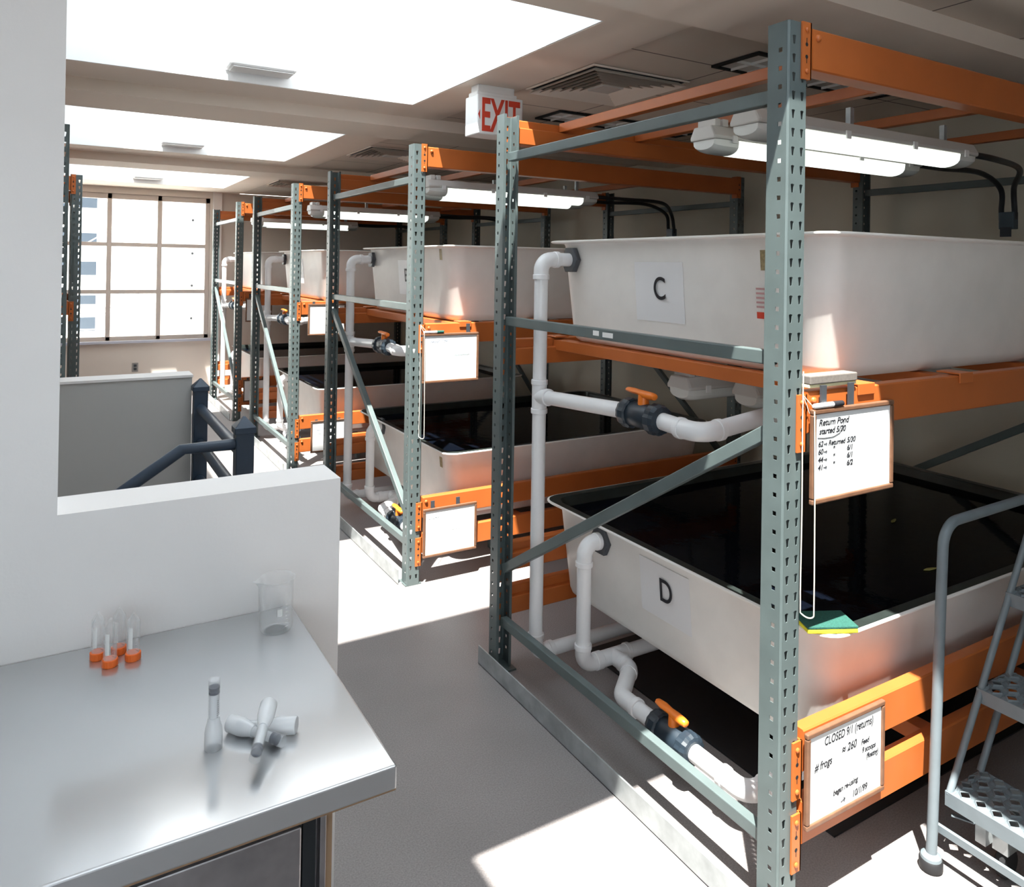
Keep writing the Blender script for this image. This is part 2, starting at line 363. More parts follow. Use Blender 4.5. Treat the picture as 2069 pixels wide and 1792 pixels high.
# ================================================================== racks
PW, PD, H, D, L = .0762, .070, 2.488, 1.611, 2.644
PIT_, NR = .0508, 48
def perf_panel(mb, o3, ax, width, cols_, hole, n=NR, z0=.024, H_=H):
    """sheet in the plane (ax, z) with a punched hole per pitch in each column; hole = list of (u, v) around its centre, 8 points"""
    ax = Vector(ax); o3 = Vector(o3)
    P3 = lambda u, v: tuple(o3+ax*u+Vector((0,0,v)))
    edges = [0]+[(cols_[i]+cols_[i+1])/2 for i in range(len(cols_)-1)]+[width]
    for ci, cu in enumerate(cols_):
        u0, u1 = edges[ci], edges[ci+1]
        for r in range(n):
            za, zb = z0+r*PIT_, z0+(r+1)*PIT_; zc = (za+zb)/2
            if zb > H_: break
            hp = [(cu+hu, zc+hv) for hu, hv in hole]; um = cu
            bp = [(u0,za),(um,za),(u1,za),(u1,zc),(u1,zb),(um,zb),(u0,zb),(u0,zc)]
            vs = [P3(*p) for p in bp]+[P3(*p) for p in hp]
            mb.add(vs, [(k, (k+1)%8, 8+(k+1)%8, 8+k) for k in range(8)])
    zt = z0+n*PIT_
    mb.add([P3(0,0),P3(width,0),P3(width,z0),P3(0,z0)], [(0,1,2,3)])
    if zt < H_: mb.add([P3(0,zt),P3(width,zt),P3(width,H_),P3(0,H_)], [(0,1,2,3)])
tear = [(-.0032,-.0115),(0,-.0125),(.0032,-.0115),(.0048,.001),(.0062,.0105),(0,.0125),(-.0062,.0105),(-.0048,.001)]
tear = [(a*1.15, b) for a, b in tear]
sq = [(a*.0062, b*.0062) for a, b in ((-1,-1),(0,-1),(1,-1),(1,0),(1,1),(0,1),(-1,1),(-1,0))]
def make_post():
    mb = MB(); r = .005
    perf_panel(mb, (r,0,0), (1,0,0), PW-2*r, [.0195-r+.001, PW-.0195-r-.001], tear)
    perf_panel(mb, (0,r,0), (0,1,0), PD-r, [.022], sq, z0=.049, n=47)
    # turn the -X flange so its face points out, then the +X one
    perf_panel(mb, (PW,r,0), (0,1,0), PD-r, [.022], sq, z0=.049, n=47)
    for x0, x1, y0, y1 in ((r,0,0,r),(PW-r,PW,0,r)): mb.add([(x0,y0,0),(x1,y1,0),(x1,y1,H),(x0,y0,H)], [(0,1,2,3)])
    for x0, x1 in ((0,.012),(PW-.012,PW)): mb.add([(x0,PD,0),(x1,PD,0),(x1,PD,H),(x0,PD,H)], [(0,1,2,3)])
    me = mb.build('upright_post', 'steel', None)
    me.data.update(); md = me.modifiers.new('thickness', 'SOLIDIFY'); md.thickness = .002; md.offset = 0
    return me
POST = make_post(); POST_used = [False]
def new_post(parent, loc, rz):
    o = POST if not POST_used[0] else POST.copy()
    if POST_used[0]: C.objects.link(o)
    POST_used[0] = True; o.parent = parent; o.location = loc; o.rotation_euler = (0,0,rz); return o

def make_connector(dz):
    """dz: connector bottom relative to beam bottom"""
    mb = MB().use('orange'); z0 = dz; z1 = dz+.158
    mb.box(.046, .0835, -.008, -.002, z0, z1); mb.box(.0785, .0835, -.008, .045, z0, z1)
    mb.use('orange')
    for z in (z0+.022, z1-.022):
        mb.lathe([(.0075,0),(.007,.003),(.0045,.0052),(.001,.006)], (.0635,-.008,z), 12, Matrix.Rotation(PI/2, 3, 'X'))
    mb.use('dark')
    for z, s_ in ((z0+.062, -1), (z0+.096, 1)):
        mb.lathe([(.0058,0),(.0058,.0006)], (.0635,-.0078,z), 10, Matrix.Rotation(PI/2, 3, 'X'))
        mb.box(.0622, .0648, -.0086, -.0078, min(z, z+s_*.018), max(z, z+s_*.018))
    return mb
def make_beam(dz):
    """step beam running +X from a front post; local origin at rack corner, z = beam bottom"""
    mb = MB(); h = .115; x0, x1 = .0835, L-.0835
    prof = [(-.012,.004),(-.008,0),(.052,0),(.056,.004),(.056,.072),(.052,.076),(.032,.078),(.030,h-.004),(.026,h),(-.008,h),(-.012,h-.004)]
    mb.loft([[(x, y, z) for y, z in prof] for x in (x0, x1)])
    o = mb.build('beam', 'orange')
    c = make_connector(dz).build('connector', None, o, bevel=.0012, seg=1)
    c2 = c.copy(); C.objects.link(c2); c2.scale = (-1,1,1); c2.location = (L,0,0)
    # maker's stamp and safety bolt
    MB().lathe([(.010,0),(.0095,.004),(.006,.0075),(.001,.0085)], (.105,-.012,.09), 14, Matrix.Rotation(PI/2, 3, 'X')).build('bolt', 'orange', o, smooth=40)
    return o
BEAMS = {}
def beam(parent, y, z, dz, rear):
    if dz not in BEAMS:
        BEAMS[dz] = make_beam(dz); o = BEAMS[dz]
    else: o = copy_tree(BEAMS[dz])
    o.parent = parent
    if rear: o.location = (L, y, z); o.rotation_euler = (0,0,PI)
    else: o.location = (0, y, z); o.rotation_euler = (0,0,0)
    return o
def brace(parent, x, ya, za, yb, zb):
    mb = MB(); mb.bar((x, ya, za), (x, yb, zb), .032, .040); return mb.build('brace', 'steel', parent, bevel=.003)
def rack(y0, low, flip, label, x0=0, left=False):
    r = empty('pallet_rack', (x0, y0, 0)); tag(r, label, 'rack', 'orange and blue pallet racks')
    for xf in (0, L-PW):
        new_post(r, (xf, 0, 0), 0); new_post(r, (xf+PW, D, 0), PI)
        for ya in (.0, D-.10): MB().box(xf-.008, xf+PW+.012, ya-.0, ya+.10, 0, .008).build('foot_plate', 'steel', r)
        xb = xf+PW/2
        for z in (2.295, 1.56, .218): brace(r, xb, .068, z, D-.068, z)
        if not flip: brace(r, xb, .075, 1.355, D-.075, .455)
        else: brace(r, xb, .075, .36, D-.075, 1.46)
    for z, dz in ((2.36, -.028), (1.358, -.050)):
        beam(r, 0, z, dz, False); beam(r, D, z, dz, True)
    for z, dz in ((.430+low, -.071), (.232+low, -.071)):
        beam(r, 0, z, dz, False); beam(r, D, z, dz, True)
    if not left:
        for x in (.34, .80, 1.42, 2.15):
            MB().box(x-.021, x+.021, .034, D-.034, 2.440, 2.482).build('crossbar', 'orange', r, bevel=.003)
        for x in (.335, .86, 1.5, 2.2):
            c = MB().box(x-.03, x+.03, .034, D-.034, 1.418, 1.4655)
            for ya, yb in ((-.016, .062), (D-.062, D+.016)):
                c.box(x-.038, x+.038, ya, yb, 1.4755, 1.4815)
            c.box(x-.038, x+.038, -.018, -.0125, 1.448, 1.4815)
            c.build('crossbar', 'orange', r, bevel=.002)
        for x in (.80, 1.45, 2.1): MB().box(x-.03, x+.03, .058, D-.058, .250+low, .304+low).build('crossbar', 'orange', r, bevel=.002)
    return r
R = []
Y0 = [0, 2.5576, 5.1435, 7.5916]
R.append(rack(Y0[0], 0, False, 'nearest tank rack of blue-grey posts and orange beams, holding tanks C and D'))
R.append(rack(Y0[1], -.055, True, 'second tank rack from the front, holding tank E'))
R.append(rack(Y0[2], -.055, True, 'third tank rack back, holding tank G'))
R.append(rack(Y0[3], -.055, True, 'farthest tank rack on the right, next to the far window'))
lr1 = rack(3.05, -.02, True, 'nearer rack left of the stairs, its edge showing beside the wall corner', -1.668-L, True)
lr2 = rack(5.66, -.02, False, 'farther rack at the left end of the far window', -1.562-L, True)
# zip-tie strap on second post and old label residue
tag(empty_ := MB().use('white').box(0,.0015,-.028,.032,0,.018).box(.0001,.0016,.055,.09,.002,.02).build('label_residue'), 'torn white label remains on the front brace beside tank C', 'label')
empty_.location = (.0205, .80, 1.551)

# galvanised curb angle on the floor by each rack
for i, (y0, lb) in enumerate(zip(Y0, ('nearest tank rack', 'second tank rack', 'third tank rack', 'farthest tank rack'))):
    g = MB().box(-.034, -.028, .052, D+.035, 0, .082).box(-.034, .0, .052, D+.035, 0, .005).build('floor_curb', 'galv', None, bevel=.001, seg=1)
    g.location = (0, y0, 0); tag(g, 'galvanised steel angle on the floor along the %s' % lb, 'curb', 'galvanised floor curbs')

# ================================================================== tanks
TX0, TX1, TY0, TY1, TH = .245, 2.38, .03, 1.578, .425
def rrect(x0, x1, y0, y1, r, z, n=7):
    out = []
    for cx, cy, a0 in ((x1-r,y1-r,0),(x0+r,y1-r,PI/2),(x0+r,y0+r,PI),(x1-r,y0+r,1.5*PI)):
        for k in range(n+1):
            a = a0+PI/2*k/n; out.append((cx+r*math.cos(a), cy+r*math.sin(a), z))
    return out
def tank_rings(ins_t, ins_b):
    f = lambda i, r, z: rrect(TX0+i, TX1-i, TY0+i, TY1-i, r, z)
    A = [(.14, .05, 0), (.108, .06, .003), (.090, .075, .016), (.080, .085, .040), (.046, .09, TH-.020), (.042, .09, TH-.012), (.004, .085, TH-.010), (0, .085, TH-.006), (0, .085, TH-.002),
         (.004, .085, TH), (.008, .082, TH+.0005), (.046, .075, TH-.001), (.052, .07, TH-.010), (.066, .07, TH-.12), (.08, .07, TH-.30)]
    return [f(*a) for a in A]
def make_tank(inner='tank_in'):
    mb = MB(); rg = tank_rings(0,0); keys = ['tank']*10+[inner]*4
    mb.loft(rg, keys); return mb.build('tank', None, None, smooth=38)
T0 = make_tank(); tank_used = [False]
def wall_in(z):   # inset of the end wall at height z above the tank bottom
    return .080+(.046-.080)*(z-.04)/(TH-.06)
def tank(y0, z, label, letter=None, brown=None, red=False, ly=.85, lz=.23):
    t = empty('fish_tank', (0, y0, z)); tag(t, label, 'tank', 'white fibreglass tanks')
    b = T0 if not tank_used[0] else T0.copy()
    if tank_used[0]: C.objects.link(b)
    tank_used[0] = True; b.parent = t; b.location = (0,0,0); b.name = 'basin'; b.scale = (1, 1, 1.077 if z > 1 else 1)
    def patch(name, m, yc, zc, w, h, off=.0014, par=t):
        q = []; zk = 1.077 if z > 1 else 1
        for zz in (zc-h/2, zc+h/2):
            x = TX0+wall_in(zz)-off; q += [(x, yc+w/2, zz*zk), (x, yc-w/2, zz*zk)]
        mb = MB(); mb.add([q[0], q[1], q[3], q[2]], [(0,1,2,3)]); return mb.build(name, m, par, solid=.0008, off=1)
    if letter:
        s = patch('letter_sheet', 'sheet', ly, lz, .275, .215)
        xa = TX0+wall_in(lz)-.0035; arrow_text(letter, .125, 'ink', s, 'letter', (xa-.0016, ly+.026, lz*(1.077 if z > 1 else 1)-.028), (0,-1,0), (-.085,0,1), xs=.82, bold=.001)
    if brown: patch('sticker', 'sticker', brown[0], brown[1], .035, .062)
    if red:
        for k in range(6): patch('red_print', 'red' if k == 0 else 'pink', .345, .175+.014*k+(.012 if k else 0), .05, .020 if k == 0 else .006)
    return t
ZU, ZL = 1.467, .308
tank(Y0[0], ZU, 'white tank marked C on the upper level of the nearest rack', 'C', (.328, .345), True)
tank(Y0[0], ZL, 'white tank marked D on the lower level of the nearest rack, full of dark water', 'D', None, False, .79, .26)
tank(Y0[1], ZU, 'white tank marked E on the upper level of the second rack', 'E', (.245, .375), False, .80, .235)
tank(Y0[1], ZL-.03, 'white tank on the lower level of the second rack, open and full of dark water', None, (.20, .34))
tank(Y0[2], ZU, 'white tank marked G on the upper level of the third rack', 'G', None, False, .90, .24)
tank(Y0[2], ZL-.035, 'white tank on the lower level of the third rack behind the whiteboard')
tank(Y0[3], ZU, 'white tank on the upper level of the farthest rack')
tank(Y0[3], ZL-.035, 'white tank on the lower level of the farthest rack')
wl = ('nearest rack', 'second rack', 'third rack', 'farthest rack')
for i, y0 in enumerate(Y0):
    i_ = .058; w = MB(); w.add(rrect(TX0+i_, TX1-i_, TY0+i_, TY1-i_, .07, 0), [tuple(range(32))])
    w = w.build('water', 'water'); w.location = (0, y0, ZL+(0 if i == 0 else -.033)+TH-.045)
    tag(w, 'still black water in the lower tank of the %s' % wl[i], 'water')
for k, (x, y, a, l_) in enumerate(((1.54, .66, .3, 'farther'), (1.14, .26, -.2, 'nearer'))):
    d = MB().loft([[(-.03,0,0),(-.01,-.008,0),(.02,-.006,.001),(.035,0,0),(.02,.005,.001),(-.01,.008,0)], [(-.03,0,.003),(-.01,-.006,.004),(.02,-.004,.004),(.035,0,.003),(.02,.004,.004),(-.01,.006,.004)]]).build('leaf_scrap', 'debris')
    d.location = (x, y, ZL+TH-.044); d.rotation_euler = (0,0,a); tag(d, 'thin yellowish scrap floating on the dark water of tank D, the %s of two' % l_, 'scrap')

fm = MB().box(.46, 2.30, .16, 1.50, 0, .006).build('shade_mat', 'rubber'); tag(fm, 'black mat doubling as the shade on the floor beneath tank D', 'mat')  # black sheet carries the shade under the tank as well as dark floor
# ================================================================== drain pipes
PR = .030
def collar(par, c, ax, name='collar', r=PR*1.22, l=.022):
    ax = Vector(ax).normalized(); c = Vector(c)
    return MB().tube([c-ax*l/2, c-ax*l/2*.8, c+ax*l/2*.8, c+ax*l/2], [r*.96, r, r, r*.96], 20).build(name, 'pvc', par, smooth=30)
def elbow(par, a, c, b, rad=.045):
    e = MB().tube(fillet([a, c, b], rad, 8), PR*1.10, 20).build('elbow', 'pvc', par, smooth=40)
    collar(e, Vector(a)+(Vector(c)-Vector(a)).normalized()*.008, Vector(c)-Vector(a)); collar(e, Vector(b)+(Vector(c)-Vector(b)).normalized()*.008, Vector(c)-Vector(b)); return e
def pipe(par, a, b): return MB().tube([a, b], PR, 20).build('pipe', 'pvc', par, smooth=40)
def nut(par, c, x, r=.062):
    n = 6; rg = [[(c[0]+dx, c[1]+r*math.sin(2*PI*k/n), c[2]+r*math.cos(2*PI*k/n)) for k in range(n)] for dx in (0, -.022)]
    rg = [[(c[0]+dx, c[1]+q*math.cos(2*PI*k/n), c[2]+q*math.sin(2*PI*k/n)) for k in range(n)] for dx, q in ((0,r),(-.018,r),(-.022,r*.95))]
    return MB().loft(rg).build('bulkhead_nut', 'hex', par)
def ball_valve(par, a, b):
    """dark union ball valve between points a and b (run along Y)"""
    a, b = Vector(a), Vector(b); d = (b-a).normalized(); Ln = (b-a).length; c = (a+b)/2
    v = MB().tube([a+d*.05, a+d*.06, b-d*.06, b-d*.05], [.040,.046,.046,.040], 24).build('valve_body', 'valve', par, smooth=35)
    for p, s_ in ((a, 1), (b, -1)):
        e = d*s_; n = 28; base = p+e*.012
        up = Vector((0,0,1)); sd = e.cross(up).normalized(); up = sd.cross(e)
        rg = []
        for t, rr_ in ((0,.040),(.004,.050),(.020,.056),(.046,.056),(.052,.050)):
            rg.append([base+e*t+(sd*math.cos(2*PI*k/n)+up*math.sin(2*PI*k/n))*(rr_*(1.0 if k % 2 else .955)) for k in range(n)])
        MB().loft(rg).build('union_nut', 'valve', v)
    h = MB().use('handle'); z = c+Vector((0,0,.046))
    h.tube([z-Vector((0,0,.01)), z+Vector((0,0,.030))], [.021,.019], 16)
    # winged lever: wide grip lobe on one side, blunt stub on the other
    hz = z+Vector((0,0,.036)); dd = d
    sd = Vector((-dd.y, dd.x, 0)).normalized()
    def ring(t, w, hh, dz=0): return [hz+dd*t+sd*(w*math.cos(2*PI*k/10))+Vector((0,0,dz+hh*math.sin(2*PI*k/10))) for k in range(10)]
    h.loft([ring(-.092,.004,.003,.004), ring(-.085,.014,.008,.003), ring(-.055,.019,.010,.002), ring(-.02,.015,.010,0), ring(.01,.020,.014,-.004), ring(.045,.017,.014,-.005), ring(.060,.014,.012,-.005), ring(.064,.005,.005,-.004)])
    h.build('valve_handle', None, v, smooth=50)
    return v
def upper_pipes(y0):
    t = empty('drain_pipe', (0, y0, 0)); X, Y = .12, 1.405; zt = 1.838
    nut(t, (.288, Y, zt), 0); pipe(t, (.275,Y,zt), (.18,Y,zt)); elbow(t, (.205,Y,zt), (X,Y,zt), (X,Y,zt-.085), .05)
    pipe(t, (X,Y,zt-.07), (X,Y,1.305)); pipe(t, (X,Y,1.17), (X,Y,.19)); elbow(t, (X,Y,.20), (X,Y,.115), (X+.085,Y,.115), .05)
    pipe(t, (X+.07,Y,.115), (1.6,Y,.115)); elbow(t, (1.58,Y,.115), (1.66,Y,.115), (1.66,Y,.04), .05); pipe(t, (1.66,Y,.06), (1.66,Y,.001))
    tee = MB().tube([(X,Y,1.165), (X,Y,1.31)], PR*1.10, 20).tube([(X,Y,1.238),(X,Y-.075,1.243)], PR*1.10, 20).build('tee', 'pvc', t, smooth=40)
    collar(tee, (X,Y,1.30), (0,0,1)); collar(tee, (X,Y,1.175), (0,0,1)); collar(tee, (X,Y-.066,1.243), (0,1,0))
    pipe(t, (X,Y-.06,1.242), (X,.80,1.276)); ball_valve(t, (X,.83,1.274), (X,.60,1.274))
    pipe(t, (X,.62,1.274), (X,.50,1.268)); elbow(t, (X,.53,1.268), (X,.43,1.268), (X+.09,.43,1.272), .05)
    pipe(t, (X+.07,.43,1.271), (.55,.43,1.31)); return t
def lower_pipes(y0, dz=0):
    t = empty('drain_pipe', (0, y0, dz)); X, Y = .205, 1.172; zt = .652
    nut(t, (.300, Y, zt), 0); pipe(t, (.285,Y,zt), (.25,Y,zt)); elbow(t, (.278,Y,zt), (X,Y,zt), (X,Y,zt-.09), .05)
    zb = .148; pipe(t, (X,Y,zt-.07), (X,Y,.22)); elbow(t, (X,Y,.235), (X,Y,zb), (X+.08,Y,zb), .05)
    tx = .365; tee = MB().tube([(tx-.085,Y,zb), (tx+.085,Y,zb)], PR*1.10, 20).tube([(tx,Y,zb),(tx,Y-.08,zb)], PR*1.10, 20).build('tee', 'pvc', t, smooth=40)
    collar(tee, (tx+.075,Y,zb), (1,0,0)); collar(tee, (tx-.075,Y,zb), (1,0,0)); collar(tee, (tx,Y-.07,zb), (0,1,0))
    pipe(t, (tx+.07,Y,zb), (1.3,Y,zb)); elbow(t, (1.28,Y,zb), (1.36,Y,zb), (1.36,Y,.07), .05); pipe(t, (1.36,Y,.09), (1.36,Y,.001))
    a = (tx,Y-.06,zb); b_ = (tx,Y-.10,zb); c = (.20,Y-.24,.150); 
    e = MB().tube(fillet([a, (tx,Y-.115,zb), (.20,Y-.26,.150), (.20,Y-.36,.150)], .055, 6), PR*1.08, 20).build('elbow', 'pvc', t, smooth=40)
    collar(e, (.20,Y-.35,.150), (0,1,0)); collar(e, (tx-.03,Y-.14,zb), (-.165,-.145,0))
    pipe(t, (.20,Y-.33,.150), (.20,.70,.150)); ball_valve(t, (.20,.735,.150), (.20,.505,.150))
    pipe(t, (.20,.53,.150), (.20,.36,.150)); elbow(t, (.20,.39,.150), (.20,.285,.150), (.29,.285,.150), .05); pipe(t, (.27,.285,.150), (.75,.285,.150))
    MB().box(.69,.72,.255,.315,0,.12).build('pipe_support', 'steel', t)
    return t
up = upper_pipes(0); lo = lower_pipes(0)
tag(up, 'white drain pipe with valve running down from tank C', 'pipe', 'white pvc drain pipes')
tag(lo, 'white drain pipe with orange-handled valve low under tank D', 'pipe', 'white pvc drain pipes')
for i, (ua, la) in enumerate((('white drain pipe with valve coming down from tank E', 'short white drain pipe below the lower tank of the second rack'),
                              ('white drain pipe with valve coming down from tank G', 'short white drain pipe below the lower tank of the third rack'),
                              ('white drain pipe of the upper tank on the farthest rack', 'short white drain pipe of the lower tank on the farthest rack'))):
    c = copy_tree(up); c.location.y = Y0[i+1]; c['label'] = ua
    c = copy_tree(lo); c.location.y = Y0[i+1]; c['label'] = la; c.location.z = 0
# hanging wire that holds the pipe under tank C
hw = empty('pipe_hanger', (.47, .43, 1.31)); tag(hw, 'thin metal rod hanging the white pipe under tank C', 'hanger')
MB().tube([(0,0,.03),(0,0,.127)], .0045, 8).build('rod', 'galv', hw, smooth=50)
MB().tube([(0,.036*math.cos(a*PI/8),-.006+.036*math.sin(a*PI/8)) for a in range(17)], .003, 6).build('clamp', 'galv', hw, smooth=50)

# ================================================================== light fixtures
def make_fixture():
    t = empty('light_fixture'); Lf = 1.30
    hs = MB(); prof = [(-.064,0),(-.066,.012),(-.045,.05),(.045,.05),(.066,.012),(.064,0)]
    hs.loft([[(x, y*k, z) for y, z in prof] for x, k in ((.0,.94),(.012,1),(Lf-.012,1),(Lf,.94))]); hs.build('housing', 'fix', t, bevel=.004)
    def lens(x0, x1, key, name, z0=-.001):
        mb = MB(); rg = []
        n = 10
        for x in (x0, x1): rg.append([(x, .060*math.cos(PI*k/n), z0-.048*(math.sin(PI*k/n)**.6)) for k in range(n+1)])
        mb.loft(rg, close=True); return mb.build(name, key, t, smooth=50)
    lens(.13, Lf-.13, 'lens', 'lens')
    for s_ in (0, 1):
        mb = MB(); rg = []; n = 10
        for x, k_ in ((.13,1),(.09,1),(.05,.98),(.025,.9),(.008,.72)):
            xx = x if not s_ else Lf-x
            rg.append([(xx, .060*(.6+.4*k_)*math.cos(PI*k/n), -.001-.048*k_*(math.sin(PI*k/n)**.6)) for k in range(n+1)])
        if s_: rg.reverse()
        mb.loft(rg); mb.build('lens_end', 'lens_off', t, smooth=28)
    for x in (.10, .45, .85, 1.2):
        for y in (-1, 1): MB().box(x-.012, x+.012, y*.068-.003, y*.068+.003, -.012, .016).build('latch', 'white', t)
    for x in (.035, .075):
        MB().box(x-.014, x+.014, -.045, .045, .05, .078).build('mounting_clip', 'fix', t, bevel=.003)
    for x in (Lf-.15, .55): MB().box(x-.01, x+.01, -.01, .01, .05, .12).build('hanger', 'galv', t)
    return t
F0 = make_fixture(); used = [False]
def fixture(x, y, z, label):
    o = F0 if not used[0] else copy_tree(F0)
    used[0] = True; o.location = (x, y, z); tag(o, label, 'light', 'white strip lights on the racks')
wn = ('nearest', 'second', 'third', 'farthest')
for i, y0 in enumerate(Y0):
    fixture(.235, y0+.37, 2.285, 'lit strip light under the top beams of the %s rack, front one' % wn[i])
    fixture(.345, y0+.67, 2.285, 'lit strip light under the top beams of the %s rack, rear one' % wn[i])
    if i == 0:
        pass
def cfix(x, y, z, label):
    o = copy_tree(F0); o.location = (x, y, z); o['label'] = label
    for ch in kids(o):
        if ch.name.startswith('lens') and 'end' not in ch.name:
            ch.data = ch.data.copy(); ch.data.materials[0] = M['lens_off']
        if ch.name.startswith('hanger'): ch.location.z = -.03
    return o
cfix(.42, .86, 1.33, 'unlit strip light below tank C, the rear of two')
cfix(.53, .62, 1.33, 'unlit strip light below tank C, the front of two')

# black conduits and box on the right frames
def conduit(y0, lab):
    t = empty('power_conduit', (0, y0, 0)); tag(t, lab, 'conduit', 'black flexible conduits')
    for k, (xa, ya, yb) in enumerate(((1.545, .37, .67), (1.655, .67, .735))):
        pts = [(xa, ya, 2.305), (xa+.25, ya+.01, 2.305), (2.30, (ya+yb)/2, 2.315), (2.52, yb-.02, 2.25), (2.57, yb, 2.14), (2.572, yb, 2.09)]
        q = [Vector(p) for p in pts]; out = []
        for i in range(len(q)-1):
            p0, p1, p2, p3 = q[max(i-1,0)], q[i], q[i+1], q[min(i+2, len(q)-1)]
            for s_ in range(8):
                u = s_/8; out.append(.5*((2*p1)+(-p0+p2)*u+(2*p0-5*p1+4*p2-p3)*u*u+(-p0+3*p1-3*p2+p3)*u**3))
        out.append(q[-1]); MB().tube(out, .0135, 10).build('conduit', 'cord', t, smooth=60)
    MB().box(2.552, 2.60, .665, .74, 2.04, 2.13).build('junction_box', 'steel_dark', t, bevel=.004)
    MB().box(2.548, 2.552,   .675, .73, 2.00, 2.05).build('label_plate', 'valve', t)
    return t
cd = conduit(0, 'black flexible conduits and box on the nearest rack, top right')
for i in (1, 2, 3):
    c = copy_tree(cd); c.location.y = Y0[i]; c['label'] = 'black flexible conduits looping down behind the %s rack' % wn[i]

# ================================================================== whiteboards
def stroke(par, pts, name='writing', m='ink', r=.0011, y=-.0105):
    return MB().tube([(x, y, z) for x, z in pts], r, 5).build(name, m, par)
def board(x0, x1, z0, z1, y, label, tilt=0, hooks=(), hz=.05):
    t = empty('whiteboard', (x0, y, z0)); w, h = x1-x0, z1-z0; tag(t, label, 'whiteboard', 'small framed whiteboards on the racks')
    f = .015; mb = MB()
    for a, b_, c, d in ((0,w,0,f),(0,w,h-f,h),(0,f,f,h-f),(w-f,w,f,h-f)): mb.box(a,b_,-.011,.003,c,d)
    mb.build('frame', 'wood', t, bevel=.004, seg=3)
    MB().box(f-.002,w-f+.002,-.006,.001,f-.002,h-f+.002).build('writing_surface', 'board', t)
    for hx in hooks: MB().box(hx-.011, hx+.011, -.002, .004, h-.004, h+hz).build('hook', 'hex', t)
    t.rotation_euler = (0, tilt, 0); return t
yb = -.026
def squig(t, x, z, n, w, hgt, m, seed):
    rnd = random.Random(seed); pts = []
    for k in range(n*4): pts.append((x+w*k/(n*4), z+hgt*rnd.random()))
    stroke(t, pts, m=m, r=.0009, y=-.0066)
X_, Z_ = (1,0,0), (0,0,1)
b1 = board(.075, .44, 1.168, 1.428, yb, 'whiteboard with handwritten list of returned frogs, hanging by tank C', 0, (.055, .175), .062)
def wr(t, s_, x, z, size=.03, sh=.25, m='ink', xs=.85, rot=0):
    arrow_text(s_, size, m, t, 'writing', (x, -.0064, z), (math.cos(rot),0,math.sin(rot)), (-math.sin(rot),0,math.cos(rot)), shear=sh, xs=xs, extr=.0003, bold=.00045)
wr(b1, 'Return Pond', .028, .213, .025, xs=1.0); wr(b1, 'started 5/30', .030, .190, .023, xs=1.0)
stroke(b1, [(.024,.181),(.05,.178),(.09,.178),(.118,.186),(.134,.203),(.133,.222)], y=-.0066, r=.0008)
for k, (a, c, d) in enumerate((('62', 'Returned', '5/30'), ('60', '"', '6/1'), ('44', '"', '6/1'), ('41', '"', '6/2'))):
    z = .156-.0215*k; wr(b1, a, .026, z, .021, xs=1); wr(b1, c, .070 if k == 0 else .088, z, .020 if k == 0 else .024, xs=.95); wr(b1, d, .150, z, .021, xs=1)
    stroke(b1, [(.050,z+.006),(.064,z+.006),(.059,z+.010),(.064,z+.006),(.059,z+.002)], y=-.0066, r=.0008)
b2 = board(.070, .416, .285, .548, yb, 'whiteboard reading CLOSED and number of frogs, hanging low by tank D', 0, ())
wr(b2, 'CLOSED 9/1 (returns)', .075, .210, .033, .15, xs=.72, m='ink'); wr(b2, '# frogs', .035, .150, .030, rot=.03); wr(b2, '\u2248 260', .150, .165, .032)
wr(b2, 'Feed', .238, .162, .022); wr(b2, '9 scoops', .242, .138, .022, xs=.8); wr(b2, '(floating)', .262, .116, .021, xs=.75)
wr(b2, 'began re-using', .115, .058, .022, rot=.06); wr(b2, '10/1/99', .200, .026, .026, rot=.04)
stroke(b2, [(.150,.030),(.168,.036),(.160,.042),(.168,.036),(.163,.027)], y=-.0066, r=.0009)
b3 = board(.058, .416, 1.137, 1.418, Y0[1]+yb, 'whiteboard with faint blue writing, hanging by tank E', 0, (.29,), .05)
squig(b3, .05, .228, 5, .060, .014, 'ink_blue', 1); squig(b3, .125, .230, 3, .035, .014, 'ink_blue', 2); squig(b3, .20, .150, 8, .10, .008, 'ink_faint', 3)
b4 = board(.080, .420, .153, .428, Y0[1]+yb, 'whiteboard with very faint writing, hanging low on the second rack', 0, (.06, .22), .04)
squig(b4, .03, .215, 6, .07, .01, 'ink_faint', 4); squig(b4, .18, .13, 8, .11, .01, 'ink_faint', 5)
b5 = board(.135, .470, 1.180, 1.453, Y0[2]+yb, 'blank whiteboard under tank G on the third rack', 0, (.05, .25), .02)
b6 = board(.175, .51, .165, .440, Y0[2]+yb, 'whiteboard with a few scribbles, hanging low on the third rack', 0, (.05, .25), .01)
squig(b6, .05, .19, 3, .05, .008, 'ink_blue', 6); squig(b6, .06, .16, 3, .04, .008, 'ink_faint', 7)
b7 = board(.105, .40, 1.125, 1.392, Y0[3]+yb, 'whiteboard on the upper level of the farthest rack', 0, (.05, .22), .05)
b8 = board(.095, .39, .215, .465, Y0[3]+yb, 'whiteboard on the lower level of the farthest rack', 0, (.05, .22), .02)

